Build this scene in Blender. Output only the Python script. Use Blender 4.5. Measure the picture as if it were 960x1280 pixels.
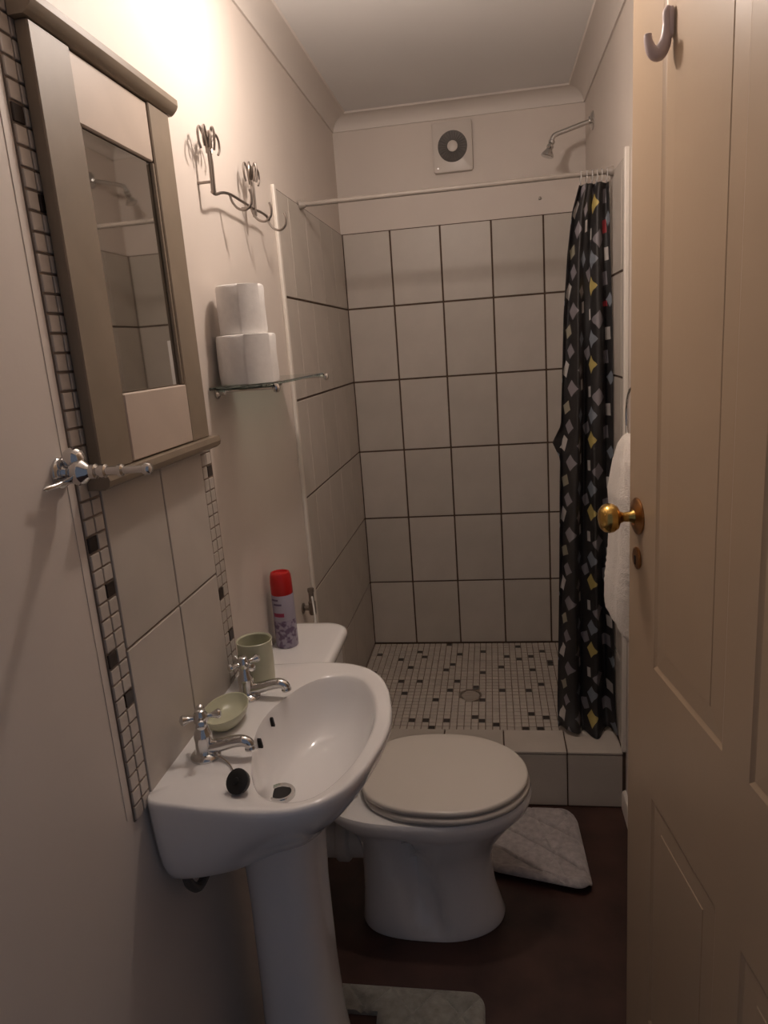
import bpy, bmesh, math, random
from mathutils import Vector, Matrix
random.seed(7)
for o in list(bpy.data.objects): bpy.data.objects.remove(o)
SC = bpy.context.scene
COL = SC.collection

# ------------------------------------------------------------------ camera
cam_d = bpy.data.cameras.new('camera'); cam = bpy.data.objects.new('camera', cam_d); COL.objects.link(cam)
cam_d.sensor_fit = 'VERTICAL'; cam_d.sensor_height = 36.0; cam_d.lens = 880.86 / 1280 * 36.0
cam_d.clip_start = 0.02; cam_d.clip_end = 50
_r = Vector((0.987082, 0.142775, -0.072689)); _u = Vector((0.037407, 0.235785, 0.971085)); _w = Vector((-0.155786, 0.96126, -0.227398))
cam.matrix_world = Matrix(((_r.x, _u.x, -_w.x, 0.583203), (_r.y, _u.y, -_w.y, -3.013316), (_r.z, _u.z, -_w.z, 1.546739), (0, 0, 0, 1)))
SC.camera = cam
# ------------------------------------------------------------------ world, exposure
WORLD_STRENGTH = 0.15
LAMP_STRENGTH = 275.0
wd = bpy.data.worlds.new('world'); SC.world = wd; wd.use_nodes = True
wd.node_tree.nodes['Background'].inputs[0].default_value = (0.60, 0.68, 0.88, 1)
wd.node_tree.nodes['Background'].inputs[1].default_value = WORLD_STRENGTH
SC.view_settings.view_transform = 'Standard'; SC.view_settings.look = 'None'
SC.view_settings.exposure = 0.0; SC.view_settings.gamma = 1.0; SC.view_settings.use_curve_mapping = False

# ------------------------------------------------------------------ materials
def mat(name, col, rough=0.5, metal=0.0, noise=None, bump=None, coat=0.0, spec=0.5, sheen=0.0, emit=None):
    """noise=(scale, amount, detail) varies the colour; bump=(scale, strength, distance)"""
    m = bpy.data.materials.new(name); m.use_nodes = True
    nt = m.node_tree; b = nt.nodes['Principled BSDF']
    b.inputs['Base Color'].default_value = (*col, 1); b.inputs['Roughness'].default_value = rough
    b.inputs['Metallic'].default_value = metal; b.inputs['Coat Weight'].default_value = coat
    b.inputs['Specular IOR Level'].default_value = spec; b.inputs['Sheen Weight'].default_value = sheen
    tc = nt.nodes.new('ShaderNodeTexCoord')
    if noise:
        n = nt.nodes.new('ShaderNodeTexNoise'); n.inputs['Scale'].default_value = noise[0]
        n.inputs['Detail'].default_value = noise[2] if len(noise) > 2 else 4
        nt.links.new(tc.outputs['Object'], n.inputs['Vector'])
        r = nt.nodes.new('ShaderNodeMapRange'); r.inputs['From Min'].default_value = .3; r.inputs['From Max'].default_value = .7
        r.inputs['To Min'].default_value = 1 - noise[1]; r.inputs['To Max'].default_value = 1 + noise[1]
        nt.links.new(n.outputs['Fac'], r.inputs['Value'])
        mx = nt.nodes.new('ShaderNodeVectorMath'); mx.operation = 'SCALE'
        mx.inputs[0].default_value = col; nt.links.new(r.outputs[0], mx.inputs['Scale'])
        nt.links.new(mx.outputs[0], b.inputs['Base Color'])
    if bump:
        n = nt.nodes.new('ShaderNodeTexNoise'); n.inputs['Scale'].default_value = bump[0]; n.inputs['Detail'].default_value = 5
        nt.links.new(tc.outputs['Object'], n.inputs['Vector'])
        bp = nt.nodes.new('ShaderNodeBump'); bp.inputs['Strength'].default_value = bump[1]; bp.inputs['Distance'].default_value = bump[2]
        nt.links.new(n.outputs['Fac'], bp.inputs['Height']); nt.links.new(bp.outputs[0], b.inputs['Normal'])
    if emit:
        b.inputs['Emission Color'].default_value = (*emit[0], 1); b.inputs['Emission Strength'].default_value = emit[1]
    return m

M = {}
M['paint'] = mat('wall_paint', (.66, .585, .525), .55, noise=(3, .03), bump=(60, .12, .002))
M['ceil'] = mat('ceiling_paint', (.80, .79, .78), .7, noise=(2, .02))
M['cornice'] = mat('cornice_paint', (.68, .62, .57), .6)
M['tile'] = mat('cream_tile', (.53, .475, .42), .42, noise=(9, .05, 6), bump=(25, .04, .002))
M['tileb'] = mat('cream_tile_b', (.50, .45, .395), .42, noise=(7, .06, 6), bump=(25, .04, .002))
M['grout'] = mat('grout', (.105, .068, .048), .9, noise=(40, .15))
M['mgrout'] = mat('mosaic_grout', (.25, .195, .155), .9, noise=(40, .15))
M['mosaic'] = mat('mosaic_cream', (.52, .46, .405), .3, noise=(30, .06))
M['mosaicb'] = mat('mosaic_grey', (.485, .43, .38), .3, noise=(30, .06))
M['mosaick'] = mat('mosaic_dark', (.030, .020, .016), .3)
M['trim'] = mat('white_trim', (.74, .68, .61), .4)
M['floor'] = mat('oxide_floor', (.055, .026, .020), .42, noise=(7, .45, 8), bump=(12, .25, .004))
M['hallfloor'] = mat('hall_floor', (.16, .11, .08), .6, noise=(5, .2))
M['door'] = mat('door_paint', (.45, .330, .222), .38, noise=(4, .03), bump=(90, .08, .001))
M['ceramic'] = mat('white_ceramic', (.84, .82, .81), .10, coat=.35)
M['plastic_w'] = mat('white_plastic', (.72, .69, .65), .28)
M['seatlid'] = mat('cream_plastic', (.70, .645, .58), .25)
M['chrome'] = mat('chrome', (.66, .65, .64), .12, 1.0)
M['wire'] = mat('dark_wire', (.30, .26, .23), .35, 1.0)
M['brass'] = mat('brass', (.62, .40, .12), .22, 1.0, noise=(60, .15))
M['brassd'] = mat('aged_brass', (.34, .17, .07), .35, 1.0, noise=(60, .2))
M['frame'] = mat('taupe_frame', (.235, .185, .135), .5, noise=(14, .08))
M['framepanel'] = mat('cream_panel', (.50, .41, .34), .5, noise=(10, .05))
M['mirror'] = mat('mirror_glass', (.70, .69, .66), .03, 1.0)
M['rubber'] = mat('black_rubber', (.012, .012, .012), .5)
M['dark'] = mat('dark_gap', (.012, .010, .010), .8)
M['soapgreen'] = mat('pale_green_ceramic', (.53, .53, .39), .3, noise=(30, .04))
M['paper'] = mat('tissue_paper', (.80, .77, .74), .95, noise=(80, .03), bump=(220, .25, .001))
M['core'] = mat('cardboard', (.34, .24, .16), .9)
M['towel'] = mat('white_towel', (.80, .73, .66), .95, sheen=.3, bump=(260, .8, .004))
M['matfab'] = mat('grey_plush', (.42, .38, .37), 1.0, noise=(60, .18), sheen=.3, bump=(180, .6, .003))
M['matfab2'] = mat('grey_green_plush', (.27, .26, .23), 1.0, noise=(50, .2), sheen=.3, bump=(180, .6, .003))
M['red'] = mat('red_cap', (.50, .012, .012), .3)
M['grey'] = mat('fan_grey', (.11, .095, .085), .5)
M['fanplate'] = mat('fan_plate', (.62, .56, .51), .35)
M['hookgrey'] = mat('grey_plastic_hook', (.52, .43, .43), .35)
M['rod'] = mat('rod_white', (.30, .26, .225), .45)
M['pipe'] = mat('white_pipe', (.60, .57, .54), .4)
M['bulb'] = mat('bulb_glow', (1, 1, 1), .5, emit=((1.0, .855, .755), LAMP_STRENGTH))
M['drain'] = mat('drain_metal', (.30, .25, .21), .35, .8)
g = bpy.data.materials.new('shelf_glass'); g.use_nodes = True
b = g.node_tree.nodes['Principled BSDF']; b.inputs['Base Color'].default_value = (.62, .78, .72, 1)
b.inputs['Transmission Weight'].default_value = 1.0; b.inputs['Roughness'].default_value = .03; b.inputs['IOR'].default_value = 1.45
M['glass'] = g
g = bpy.data.materials.new('clear_plastic'); g.use_nodes = True
b = g.node_tree.nodes['Principled BSDF']; b.inputs['Base Color'].default_value = (.9, .88, .86, 1)
b.inputs['Transmission Weight'].default_value = .6; b.inputs['Roughness'].default_value = .2
M['clear'] = g

def print_material():
    """curtain print: turned squares repeating over the cloth's own UV (metres)"""
    m = bpy.data.materials.new('curtain_print'); m.use_nodes = True
    nt = m.node_tree; L = nt.links.new; bs = nt.nodes['Principled BSDF']
    bs.inputs['Roughness'].default_value = .55
    uv = nt.nodes.new('ShaderNodeTexCoord'); sp = nt.nodes.new('ShaderNodeSeparateXYZ'); L(uv.outputs['UV'], sp.inputs[0])
    def mth(op, a, b=None, c=None):
        n = nt.nodes.new('ShaderNodeMath'); n.operation = op
        for i, v in enumerate((a, b, c)):
            if v is None: continue
            if isinstance(v, (int, float)): n.inputs[i].default_value = v
            else: L(v, n.inputs[i])
        return n.outputs[0]
    PU, PV = .345, .236
    Y, B, G, W, R, D = (.46, .36, .12), (.20, .22, .25), (.22, .20, .215), (.48, .44, .41), (.34, .03, .04), (.30, .27, .20)
    shapes = [(.034, .020, 64, .0230, .0145, W), (.064, .075, 38, .0175, .0175, G), (.046, .135, 24, .0195, .0160, D), (.076, .196, 45, .0190, .0190, G),
              (.222, .030, 45, .0205, .0205, Y), (.224, .108, 45, .0205, .0205, B), (.206, .182, 6, .0110, .0165, W), (.258, .165, 42, .0200, .0200, G), (.185, .066, 30, .0170, .0170, G),
              (.130, .110, 45, .0180, .0180, B), (.142, .205, 10, .0110, .0170, W), (.122, .015, 40, .0160, .0160, G),
              (.300, .050, 6, .0150, .0200, G), (.316, .122, 4, .0120, .0190, W), (.300, .200, 8, .0150, .0190, R), (.330, .222, 40, .0160, .0160, B)]
    col = None
    for (cu, cv, ang, hx, hy, c) in shapes:
        du = mth('MULTIPLY', mth('SUBTRACT', mth('FRACT', mth('MULTIPLY_ADD', sp.outputs[0], 1 / PU, .5 - cu / PU + 8)), .5), PU)
        dv = mth('MULTIPLY', mth('SUBTRACT', mth('FRACT', mth('MULTIPLY_ADD', sp.outputs[1], 1 / PV, .5 - cv / PV + 8)), .5), PV)
        ca, sa = math.cos(math.radians(ang)), math.sin(math.radians(ang))
        x = mth('ABSOLUTE', mth('ADD', mth('MULTIPLY', du, ca), mth('MULTIPLY', dv, sa)))
        y = mth('ABSOLUTE', mth('SUBTRACT', mth('MULTIPLY', dv, ca), mth('MULTIPLY', du, sa)))
        k = mth('MULTIPLY', mth('LESS_THAN', x, hx), mth('LESS_THAN', y, hy))
        if c is R: k = mth('MULTIPLY', k, mth('GREATER_THAN', sp.outputs[1], 1.62))
        mx = nt.nodes.new('ShaderNodeMix'); mx.data_type = 'RGBA'; L(k, mx.inputs[0])
        if col is None: mx.inputs[6].default_value = (.024, .021, .021, 1)
        else: L(col, mx.inputs[6])
        mx.inputs[7].default_value = (*c, 1); col = mx.outputs[2]
    L(col, bs.inputs['Base Color'])
    return m
M['curtain'] = print_material()

def can_material():
    m = bpy.data.materials.new('can_print'); m.use_nodes = True
    nt = m.node_tree; L = nt.links.new; bs = nt.nodes['Principled BSDF']; bs.inputs['Roughness'].default_value = .3
    tc = nt.nodes.new('ShaderNodeTexCoord'); sp = nt.nodes.new('ShaderNodeSeparateXYZ'); L(tc.outputs['Object'], sp.inputs[0])
    n = nt.nodes.new('ShaderNodeTexNoise'); n.inputs['Scale'].default_value = 75; n.inputs['Detail'].default_value = 1; L(tc.outputs['Object'], n.inputs['Vector'])
    r1 = nt.nodes.new('ShaderNodeValToRGB'); L(n.outputs['Fac'], r1.inputs[0])
    r1.color_ramp.elements[0].position = .42; r1.color_ramp.elements[0].color = (.14, .09, .17, 1)
    r1.color_ramp.elements[1].position = .56; r1.color_ramp.elements[1].color = (.36, .32, .42, 1)
    def rng(lo, hi, sock):
        a = nt.nodes.new('ShaderNodeMath'); a.operation = 'GREATER_THAN'; L(sock, a.inputs[0]); a.inputs[1].default_value = lo
        b_ = nt.nodes.new('ShaderNodeMath'); b_.operation = 'LESS_THAN'; L(sock, b_.inputs[0]); b_.inputs[1].default_value = hi
        c = nt.nodes.new('ShaderNodeMath'); c.operation = 'MULTIPLY'; L(a.outputs[0], c.inputs[0]); L(b_.outputs[0], c.inputs[1]); return c.outputs[0]
    def mul(a, b_):
        c = nt.nodes.new('ShaderNodeMath'); c.operation = 'MULTIPLY'; L(a, c.inputs[0]); L(b_, c.inputs[1]); return c.outputs[0]
    def mix(k, base, c):
        x = nt.nodes.new('ShaderNodeMix'); x.data_type = 'RGBA'; L(k, x.inputs[0]); L(base, x.inputs[6]); x.inputs[7].default_value = (*c, 1); return x.outputs[2]
    pale = nt.nodes.new('ShaderNodeRGB'); pale.outputs[0].default_value = (.38, .35, .43, 1)
    up = rng(.075, .30, sp.outputs[2])
    x = nt.nodes.new('ShaderNodeMix'); x.data_type = 'RGBA'; L(up, x.inputs[0]); L(r1.outputs[0], x.inputs[6]); L(pale.outputs[0], x.inputs[7])
    c = mix(mul(rng(.086, .096, sp.outputs[2]), rng(-.020, .008, sp.outputs[0])), x.outputs[2], (.30, .03, .08))
    c = mix(mul(rng(.116, .121, sp.outputs[2]), rng(-.018, .004, sp.outputs[0])), c, (.13, .09, .16))
    c = mix(mul(rng(.128, .133, sp.outputs[2]), rng(-.022, -.004, sp.outputs[0])), c, (.13, .09, .16))
    L(c, bs.inputs['Base Color'])
    return m
M['can'] = can_material()

# ------------------------------------------------------------------ geometry helpers
def mesh_obj(name, verts, faces, m, parent=None, smooth=True, loc=None, autosmooth=None):
    me = bpy.data.meshes.new(name); me.from_pydata([tuple(v) for v in verts], [], faces); me.update()
    bm = bmesh.new(); bm.from_mesh(me); bmesh.ops.recalc_face_normals(bm, faces=bm.faces); bm.to_mesh(me); bm.free()
    return link(name, me, m, parent, smooth, loc, autosmooth)
def link(name, me, m, parent=None, smooth=True, loc=None, autosmooth=None):
    o = bpy.data.objects.new(name, me); COL.objects.link(o)
    if isinstance(m, str): m = M[m]
    if m: 
        me.materials.clear(); me.materials.append(m)
    if smooth:
        me.polygons.foreach_set('use_smooth', [True] * len(me.polygons))
        if autosmooth: me.set_sharp_from_angle(angle=math.radians(autosmooth))
    if loc is not None: o.location = loc
    if parent: o.parent = parent
    return o
def tag(o, label=None, cat=None, group=None, kind=None):
    if label: o['label'] = label
    if cat: o['category'] = cat
    if group: o['group'] = group
    if kind: o['kind'] = kind
    return o
def empty(name, loc, label, cat, group=None, rotz=0):
    o = bpy.data.objects.new(name, None); COL.objects.link(o); o.location = loc; o.rotation_euler = (0, 0, rotz)
    o.empty_display_size = .05
    return tag(o, label, cat, group)
def bevel_box_mesh(name, sx, sy, sz, bev=.001, segs=1):
    bm = bmesh.new(); bmesh.ops.create_cube(bm, size=1)
    for v in bm.verts: v.co = Vector((v.co.x * sx, v.co.y * sy, v.co.z * sz))
    if bev: bmesh.ops.bevel(bm, geom=list(bm.edges), offset=bev, segments=segs, affect='EDGES', profile=.5)
    me = bpy.data.meshes.new(name); bm.to_mesh(me); bm.free(); return me
def box(name, lo, hi, m, parent=None, bev=.001, segs=1, off=(0, 0, 0), smooth=False):
    """a box between two corners; `off` is the parent's world location"""
    c = [(a + b_) / 2 for a, b_ in zip(lo, hi)]; s = [abs(b_ - a) for a, b_ in zip(lo, hi)]
    me = bevel_box_mesh(name, *s, min(bev, min(s) * .45), segs)
    if parent is None:      # structure boxes keep their origin at the room's origin
        me.transform(Matrix.Translation(c)); c = [0, 0, 0]
    return link(name, me, m, parent, smooth, [c[i] - off[i] for i in range(3)], 40 if smooth else None)
def loft(rings, cap0=True, cap1=True, closed=True):
    n = len(rings[0]); v = [p for r in rings for p in r]; f = []
    for i in range(len(rings) - 1):
        for j in range(n if closed else n - 1):
            k = (j + 1) % n
            f.append((i * n + j, i * n + k, (i + 1) * n + k, (i + 1) * n + j))
    if cap0: f.append(tuple(range(n - 1, -1, -1)))
    if cap1: f.append(tuple((len(rings) - 1) * n + j for j in range(n)))
    return v, f
def lathe(profile, segs=24, axis='Z', origin=(0, 0, 0)):
    """profile: [(radius, height)]; axis: the direction of height"""
    rings = []
    for r, h in profile:
        ring = []
        for j in range(segs):
            a = 2 * math.pi * j / segs; x, y = r * math.cos(a), r * math.sin(a)
            if axis == 'Z': p = (x, y, h)
            elif axis == 'X': p = (h, x, y)
            elif axis == '-X': p = (-h, x, -y)
            else: p = (y, h, x)
            ring.append((p[0] + origin[0], p[1] + origin[1], p[2] + origin[2]))
        rings.append(ring)
    return loft(rings)
def smooth_path(pts, n=6, closed=False):
    P = [Vector(p) for p in pts]; out = []
    N = len(P); rng = range(N if closed else N - 1)
    for i in rng:
        p0 = P[(i - 1) % N] if closed or i > 0 else P[0]; p1 = P[i]; p2 = P[(i + 1) % N]
        p3 = P[(i + 2) % N] if closed or i + 2 < N else P[-1]
        for k in range(n):
            t = k / n
            out.append(.5 * ((2 * p1) + (-p0 + p2) * t + (2 * p0 - 5 * p1 + 4 * p2 - p3) * t * t + (-p0 + 3 * p1 - 3 * p2 + p3) * t ** 3))
    if not closed: out.append(P[-1])
    return out
def tube(path, rad, segs=10, closed=False, flat=None):
    P = [Vector(p) for p in path]; n = len(P); rings = []
    T = []
    for i in range(n):
        a = P[(i - 1) % n] if closed or i > 0 else P[0]; b_ = P[(i + 1) % n] if closed or i < n - 1 else P[-1]
        T.append((b_ - a).normalized())
    ref = Vector((0, 0, 1)) if abs(T[0].z) < .9 else Vector((0, 1, 0))
    nrm = (ref - T[0] * ref.dot(T[0])).normalized()
    for i in range(n):
        nrm = (nrm - T[i] * nrm.dot(T[i])).normalized(); bi = T[i].cross(nrm)
        r = rad[i] if isinstance(rad, (list, tuple)) else rad
        fx = flat or (1, 1)
        rings.append([P[i] + nrm * (r * fx[0] * math.cos(2 * math.pi * j / segs)) + bi * (r * fx[1] * math.sin(2 * math.pi * j / segs)) for j in range(segs)])
    if closed:
        rings.append(rings[0]); v, f = loft(rings, False, False); return v, f
    return loft(rings)
def join(*parts):
    v, f = [], []
    for pv, pf in parts:
        k = len(v); v += [tuple(p) for p in pv]; f += [tuple(i + k for i in q) for q in pf]
    return v, f
def shift(vf, d):
    return [tuple(Vector(p) + Vector(d)) for p in vf[0]], vf[1]
def rounded_rect(x0, x1, y0, y1, r, n=6):
    out = []
    for cx, cy, a0 in ((x1 - r, y1 - r, 0), (x0 + r, y1 - r, 90), (x0 + r, y0 + r, 180), (x1 - r, y0 + r, 270)):
        for k in range(n + 1):
            a = math.radians(a0 + 90 * k / n); out.append((cx + r * math.cos(a), cy + r * math.sin(a)))
    return out
def off_mesh(vf, o):   # world coordinates -> coordinates of a parent at o
    return [tuple(Vector(p) - Vector(o)) for p in vf[0]], vf[1]
def part(name, vf, m, parent, o=(0, 0, 0), auto=35, label=None):
    v, f = off_mesh(vf, o)
    ob = mesh_obj(name, v, f, m, parent, True, None, auto)
    if label: ob['label'] = label
    return ob
def struct(o): o['kind'] = 'structure'; return o

# ------------------------------------------------------------------ the room shell
XR, ZC = .975, 2.44           # right wall face, ceiling
YB, YF = .008, -2.52          # back wall face, front (doorway) wall inner face
TXL, TXR, TYB = .006, .966, 0.0   # tile faces
floor = struct(box('floor', (-.12, -4.2, -.10), (1.6, .13, 0), 'floor', bev=0)); tag(floor, 'dark reddish brown painted concrete bathroom floor')
ceiling = struct(box('ceiling', (-.12, -2.64, ZC), (1.1, .13, ZC + .1), 'ceil', bev=0)); tag(ceiling, 'white painted ceiling')
wl = struct(box('wall_left', (-.12, -2.52, 0), (0, .13, ZC), 'paint', bev=0)); tag(wl, 'cream painted left wall with shower tiles and basin splashback')
wb = struct(box('wall_back', (0, YB, 0), (XR, .13, ZC), 'paint', bev=0)); tag(wb, 'back wall of the shower, tiled below and painted above')
wr = struct(box('wall_right', (XR, -2.52, 0), (1.1, .13, ZC), 'paint', bev=0)); tag(wr, 'cream painted right wall behind the open door')
def wall_front():
    v, f = [], []
    def add(lo, hi):
        me = bevel_box_mesh('t', *[hi[i] - lo[i] for i in range(3)], 0); k = len(v)
        c = [(lo[i] + hi[i]) / 2 for i in range(3)]
        v.extend([(p.co.x + c[0], p.co.y + c[1], p.co.z + c[2]) for p in me.vertices]); f.extend([tuple(q + k for q in pl.vertices) for pl in me.polygons]); bpy.data.meshes.remove(me)
    add((-.12, YF - .12, 2.12), (1.1, YF, ZC)); add((-.12, YF - .12, 0), (.03, YF, 2.12)); add((.985, YF - .12, 0), (1.1, YF, 2.12))
    o = mesh_obj('wall_front', v, f, 'paint', None, False); struct(o); tag(o, 'wall with the doorway the picture is taken through')
wall_front()
# cornice coves
def cove(name, a, bdir, length_pts, m='cornice'):
    """a quarter cove: profile from the wall (height .05) to the ceiling (width .07)"""
    prof = [(0, -.052), (.006, -.052)] + [(.006 + .058 * (1 - math.cos(math.radians(t))), -.052 + .046 * math.sin(math.radians(t))) for t in range(10, 91, 10)] + [(.068, 0), (0, 0)]
    rings = []
    for P in length_pts:
        rings.append([(P[0] + bdir[0] * d, P[1] + bdir[1] * d, ZC - .0005 + h) for d, h in prof])
    v, f = loft(rings); o = mesh_obj(name, v, f, m, None, True, None, 30); struct(o); return o
tag(cove('trim_1', 0, (1, 0), [(.0, -2.52, 0), (.0, YB, 0)]), 'coved cornice along the left wall')
tag(cove('trim_2', 0, (0, -1), [(.0, YB, 0), (XR, YB, 0)]), 'coved cornice along the back wall')
tag(cove('trim_3', 0, (-1, 0), [(XR, YB, 0), (XR, -2.52, 0)]), 'coved cornice along the right wall')

# ------------------------------------------------------------------ wall tiles
ROWS = [2.0057] + [2.01 - .3011 * r for r in range(1, 6)] + [.206]
GR = .0068
_tile_cache = {}
def tile(name, w, h, t, axis, centre, parent, m, bev=.0012):
    key = (name, round(w, 4), round(h, 4), t, axis, m)
    me = _tile_cache.get(key)
    if me is None:
        s = (t, w, h) if axis == 'X' else (w, t, h) if axis == 'Y' else (w, h, t)
        me = bevel_box_mesh(name, *s, bev); me.materials.append(M[m]); _tile_cache[key] = me
    o = bpy.data.objects.new(name, me); COL.objects.link(o); o.location = centre; o.parent = parent
    return o
def grout_bed(lo, hi, parent, m='grout'):
    return box('grout_bed', lo, hi, m, parent, bev=0)
T = .0085
def edges(start, step, end):
    e = [start]; s = 1 if step > 0 else -1
    while s * (e[-1] + step) < s * end - 1e-4: e.append(e[-1] + step)
    if abs(end - e[-1]) > .01: e.append(end)
    return e
rt = random.Random(3)
def tm(): return 'tile' if rt.random() < .6 else 'tileb'
# back wall
grout_bed((.0, TYB + .0035, .2), (XR, YB + .001, ROWS[0]), wb)
cols = [.006, .203, .406, .609, .812, TXR]
for i in range(6):
    for j in range(5):
        a, b_ = cols[j], cols[j + 1]; t0, t1 = ROWS[i + 1], ROWS[i]
        tile('wall_tile', b_ - a - GR, t1 - t0 - GR, T, 'Y', ((a + b_) / 2, TYB + T / 2, (t0 + t1) / 2), wb, tm())
# left wall of the shower
grout_bed((-.001, -.945, .0), (TXL - .0035, YB, ROWS[0]), wl)
yc = edges(0.0, -.203, -.945)
LR = ROWS + [0.003]
for i in range(7):
    for j in range(len(yc) - 1):
        a, b_ = yc[j + 1], yc[j]; t0, t1 = LR[i + 1], LR[i]
        if i == 6 and j < 3: continue
        tile('wall_tile', b_ - a - .0016, t1 - t0 - GR, T, 'X', (TXL - T / 2, (a + b_) / 2, (t0 + t1) / 2), wl, tm())
# right wall of the shower
grout_bed((TXR + .0035, -.865, .2), (XR + .001, YB, ROWS[0]), wr)
yc = edges(0.0, -.203, -.865)
for i in range(6):
    for j in range(len(yc) - 1):
        a, b_ = yc[j + 1], yc[j]; t0, t1 = ROWS[i + 1], ROWS[i]
        tile('wall_tile', b_ - a - GR, t1 - t0 - GR, T, 'X', (TXR + T / 2, (a + b_) / 2, (t0 + t1) / 2), wr, tm())
tag(struct(box('trim_4', (0, -.965, .0), (.011, -.945, 2.009), 'trim', bev=.003, segs=2)), 'white edge strip beside the left shower tiles')
tag(struct(box('trim_5', (XR - .014, -.885, .21), (XR, -.865, 2.02), 'trim', bev=.003, segs=2)), 'white edge strip beside the right shower tiles')
# basin splashback: mosaic strip, two columns of tiles, mosaic strip
grout_bed((-.001, -2.113, .845), (.0025, -1.625, 2.02), wl, 'mgrout')
SPL = [2.0185, 1.717, 1.4160, 1.1145, .846]
for i in range(4):
    for a, b_ in ((-2.0615, -1.8655), (-1.8655, -1.6835)):
        tile('splash_tile', b_ - a - .0045, SPL[i] - SPL[i + 1] - .0045, .0075, 'X', (.0065 - .00375, (a + b_) / 2, (SPL[i] + SPL[i + 1]) / 2), wl, tm())
MP = .0259
dark_cells = {0: {1.295, 1.11, 1.86}, 1: {1.218, 1.032, 1.753}, 2: {1.053, 1.76}, 3: {1.321, .95, 1.641}}
for c, yy in enumerate((-2.1005, -2.0748, -1.6705, -1.6448)):
    k = 0; z = .8585
    while z < 2.008:
        dk = any(abs(z - d) < MP * .5 for d in dark_cells[c])
        tile('mosaic_tile', .0222, .0222, .006, 'X', (.0055 - .003, yy, z), wl, 'mosaick' if dk else ('mosaic' if rt.random() < .6 else 'mosaicb'), .0008)
        z += MP
tag(struct(box('trim_6', (0, -2.131, .86), (.0010, -2.1145, 2.022), 'paint', bev=0)), 'plaster edge beside the outer mosaic strip')
# right skirting
sk = [(0, 0), (.014, 0), (.014, .055), (.011, .064), (.005, .068), (0, .068)]
rings = [[(XR - d, y, h + .001) for d, h in sk] for y in (-.8815, -2.50)]
tag(struct(mesh_obj('baseboard_right', *loft(rings), 'trim', None, True, None, 30)), 'pale painted skirting board on the right wall')

# ------------------------------------------------------------------ raised shower base, kerb, mosaic floor
ZS = .206
kerb = struct(box('trim_7', (.002, -.875, .0), (TXR + .008, -.75, ZS - .006), 'grout', bev=0)); tag(kerb, 'tiled kerb along the front of the raised shower')
kc = [.008, .172, .377, .583, .788, TXR]
for j in range(5):
    a, b_ = kc[j], kc[j + 1]
    tile('kerb_tile', b_ - a - .0045, .1345, .0085, 'Z', ((a + b_) / 2, -.8135, ZS - .00425), kerb, tm())
    tile('kerb_tile', b_ - a - .0045, ZS - .0085 - .009, .0085, 'Y', ((a + b_) / 2, -.8755, (ZS - .0085) / 2), kerb, 'tileb')
sf = struct(box('floor_shower', (.002, -.7465, .0), (TXR + .008, .006, ZS - .0065), 'mgrout', bev=0)); tag(sf, 'raised shower floor of small cream mosaic tiles with dark ones scattered')
blk_px = [(172,235),(240,249),(300,226),(316,245),(391,207),(273,278),(424,237),(405,265),(385,285),(246,320),(306,316),(258,348),(403,314),(381,341),(461,335),(481,294),(538,272),(498,224),(554,241),(590,213),(594,250),(631,240),(668,229),(690,255),(635,285),(662,321),(623,342),(541,340),(480,371),(355,375),(280,432),(326,428),(343,452),(389,436),(456,428),(477,436),(522,444),(632,411),(679,425),(614,455),(662,455)]
# the same positions measured on the shower floor, in metres
C0 = Vector((0.583203, -3.013316, 1.546739))
def floor_pt(px, py, z):
    d = _w + _r * ((px - 480) / 880.86) - _u * ((py - 640) / 880.86)
    return C0 + d * ((z - C0.z) / d.z)
FP = .0256; NX, NY = 37, 29; X0, Y0 = .008 + FP / 2, -.002 - FP / 2
black = set()
for (cx, cy) in blk_px:
    q = floor_pt(400 + cx / 2.4, 720 + cy / 2.4, ZS - .004)
    black.add((round((q.x - X0) / FP), round((Y0 - q.y) / FP)))
black |= {(30, 8), (33, 14), (35, 21), (32, 25), (2, 20), (4, 26), (34, 4), (1, 11)}
cells = [(i, j) for j in range(NY - 1, -1, -1) for i in range(NX)]
single = [c for c in cells if c in black]
for c in cells:
    if len(single) >= 298: break
    if c not in black and c[0] >= 6 and c[0] < 33: single.append(c)
single = set(single)
drain_c = (.461, -.49)
rest_v, rest_f = {'mosaic': [], 'mosaicb': []}, {'mosaic': [], 'mosaicb': []}
for c in cells:
    x, y = X0 + c[0] * FP, Y0 - c[1] * FP
    if abs(x - drain_c[0]) < .045 and abs(y - drain_c[1]) < .045 and c not in black: 
        if (x - drain_c[0]) ** 2 + (y - drain_c[1]) ** 2 < .047 ** 2: continue
    mm = 'mosaick' if c in black else ('mosaic' if rt.random() < .6 else 'mosaicb')
    if c in single:
        tile('floor_mosaic', .0222, .0222, .006, 'Z', (x, y, ZS - .0055), sf, mm, .0008)
    else:
        V, F = rest_v[mm], rest_f[mm]; k = len(V); h = .0111; t = ZS - .0025; g_ = .0008
        V += [(x - h, y - h, t - .005), (x + h, y - h, t - .005), (x + h, y + h, t - .005), (x - h, y + h, t - .005)]
        V += [(x - h + g_, y - h + g_, t), (x + h - g_, y - h + g_, t), (x + h - g_, y + h - g_, t), (x - h + g_, y + h - g_, t)]
        F += [(k + 4, k + 5, k + 6, k + 7), (k, k + 1, k + 5, k + 4), (k + 1, k + 2, k + 6, k + 5), (k + 2, k + 3, k + 7, k + 6), (k + 3, k, k + 4, k + 7)]
for mm in rest_v:
    tag(mesh_obj('floor_mosaic_rest', rest_v[mm], rest_f[mm], mm, sf, False), kind='stuff')
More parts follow.
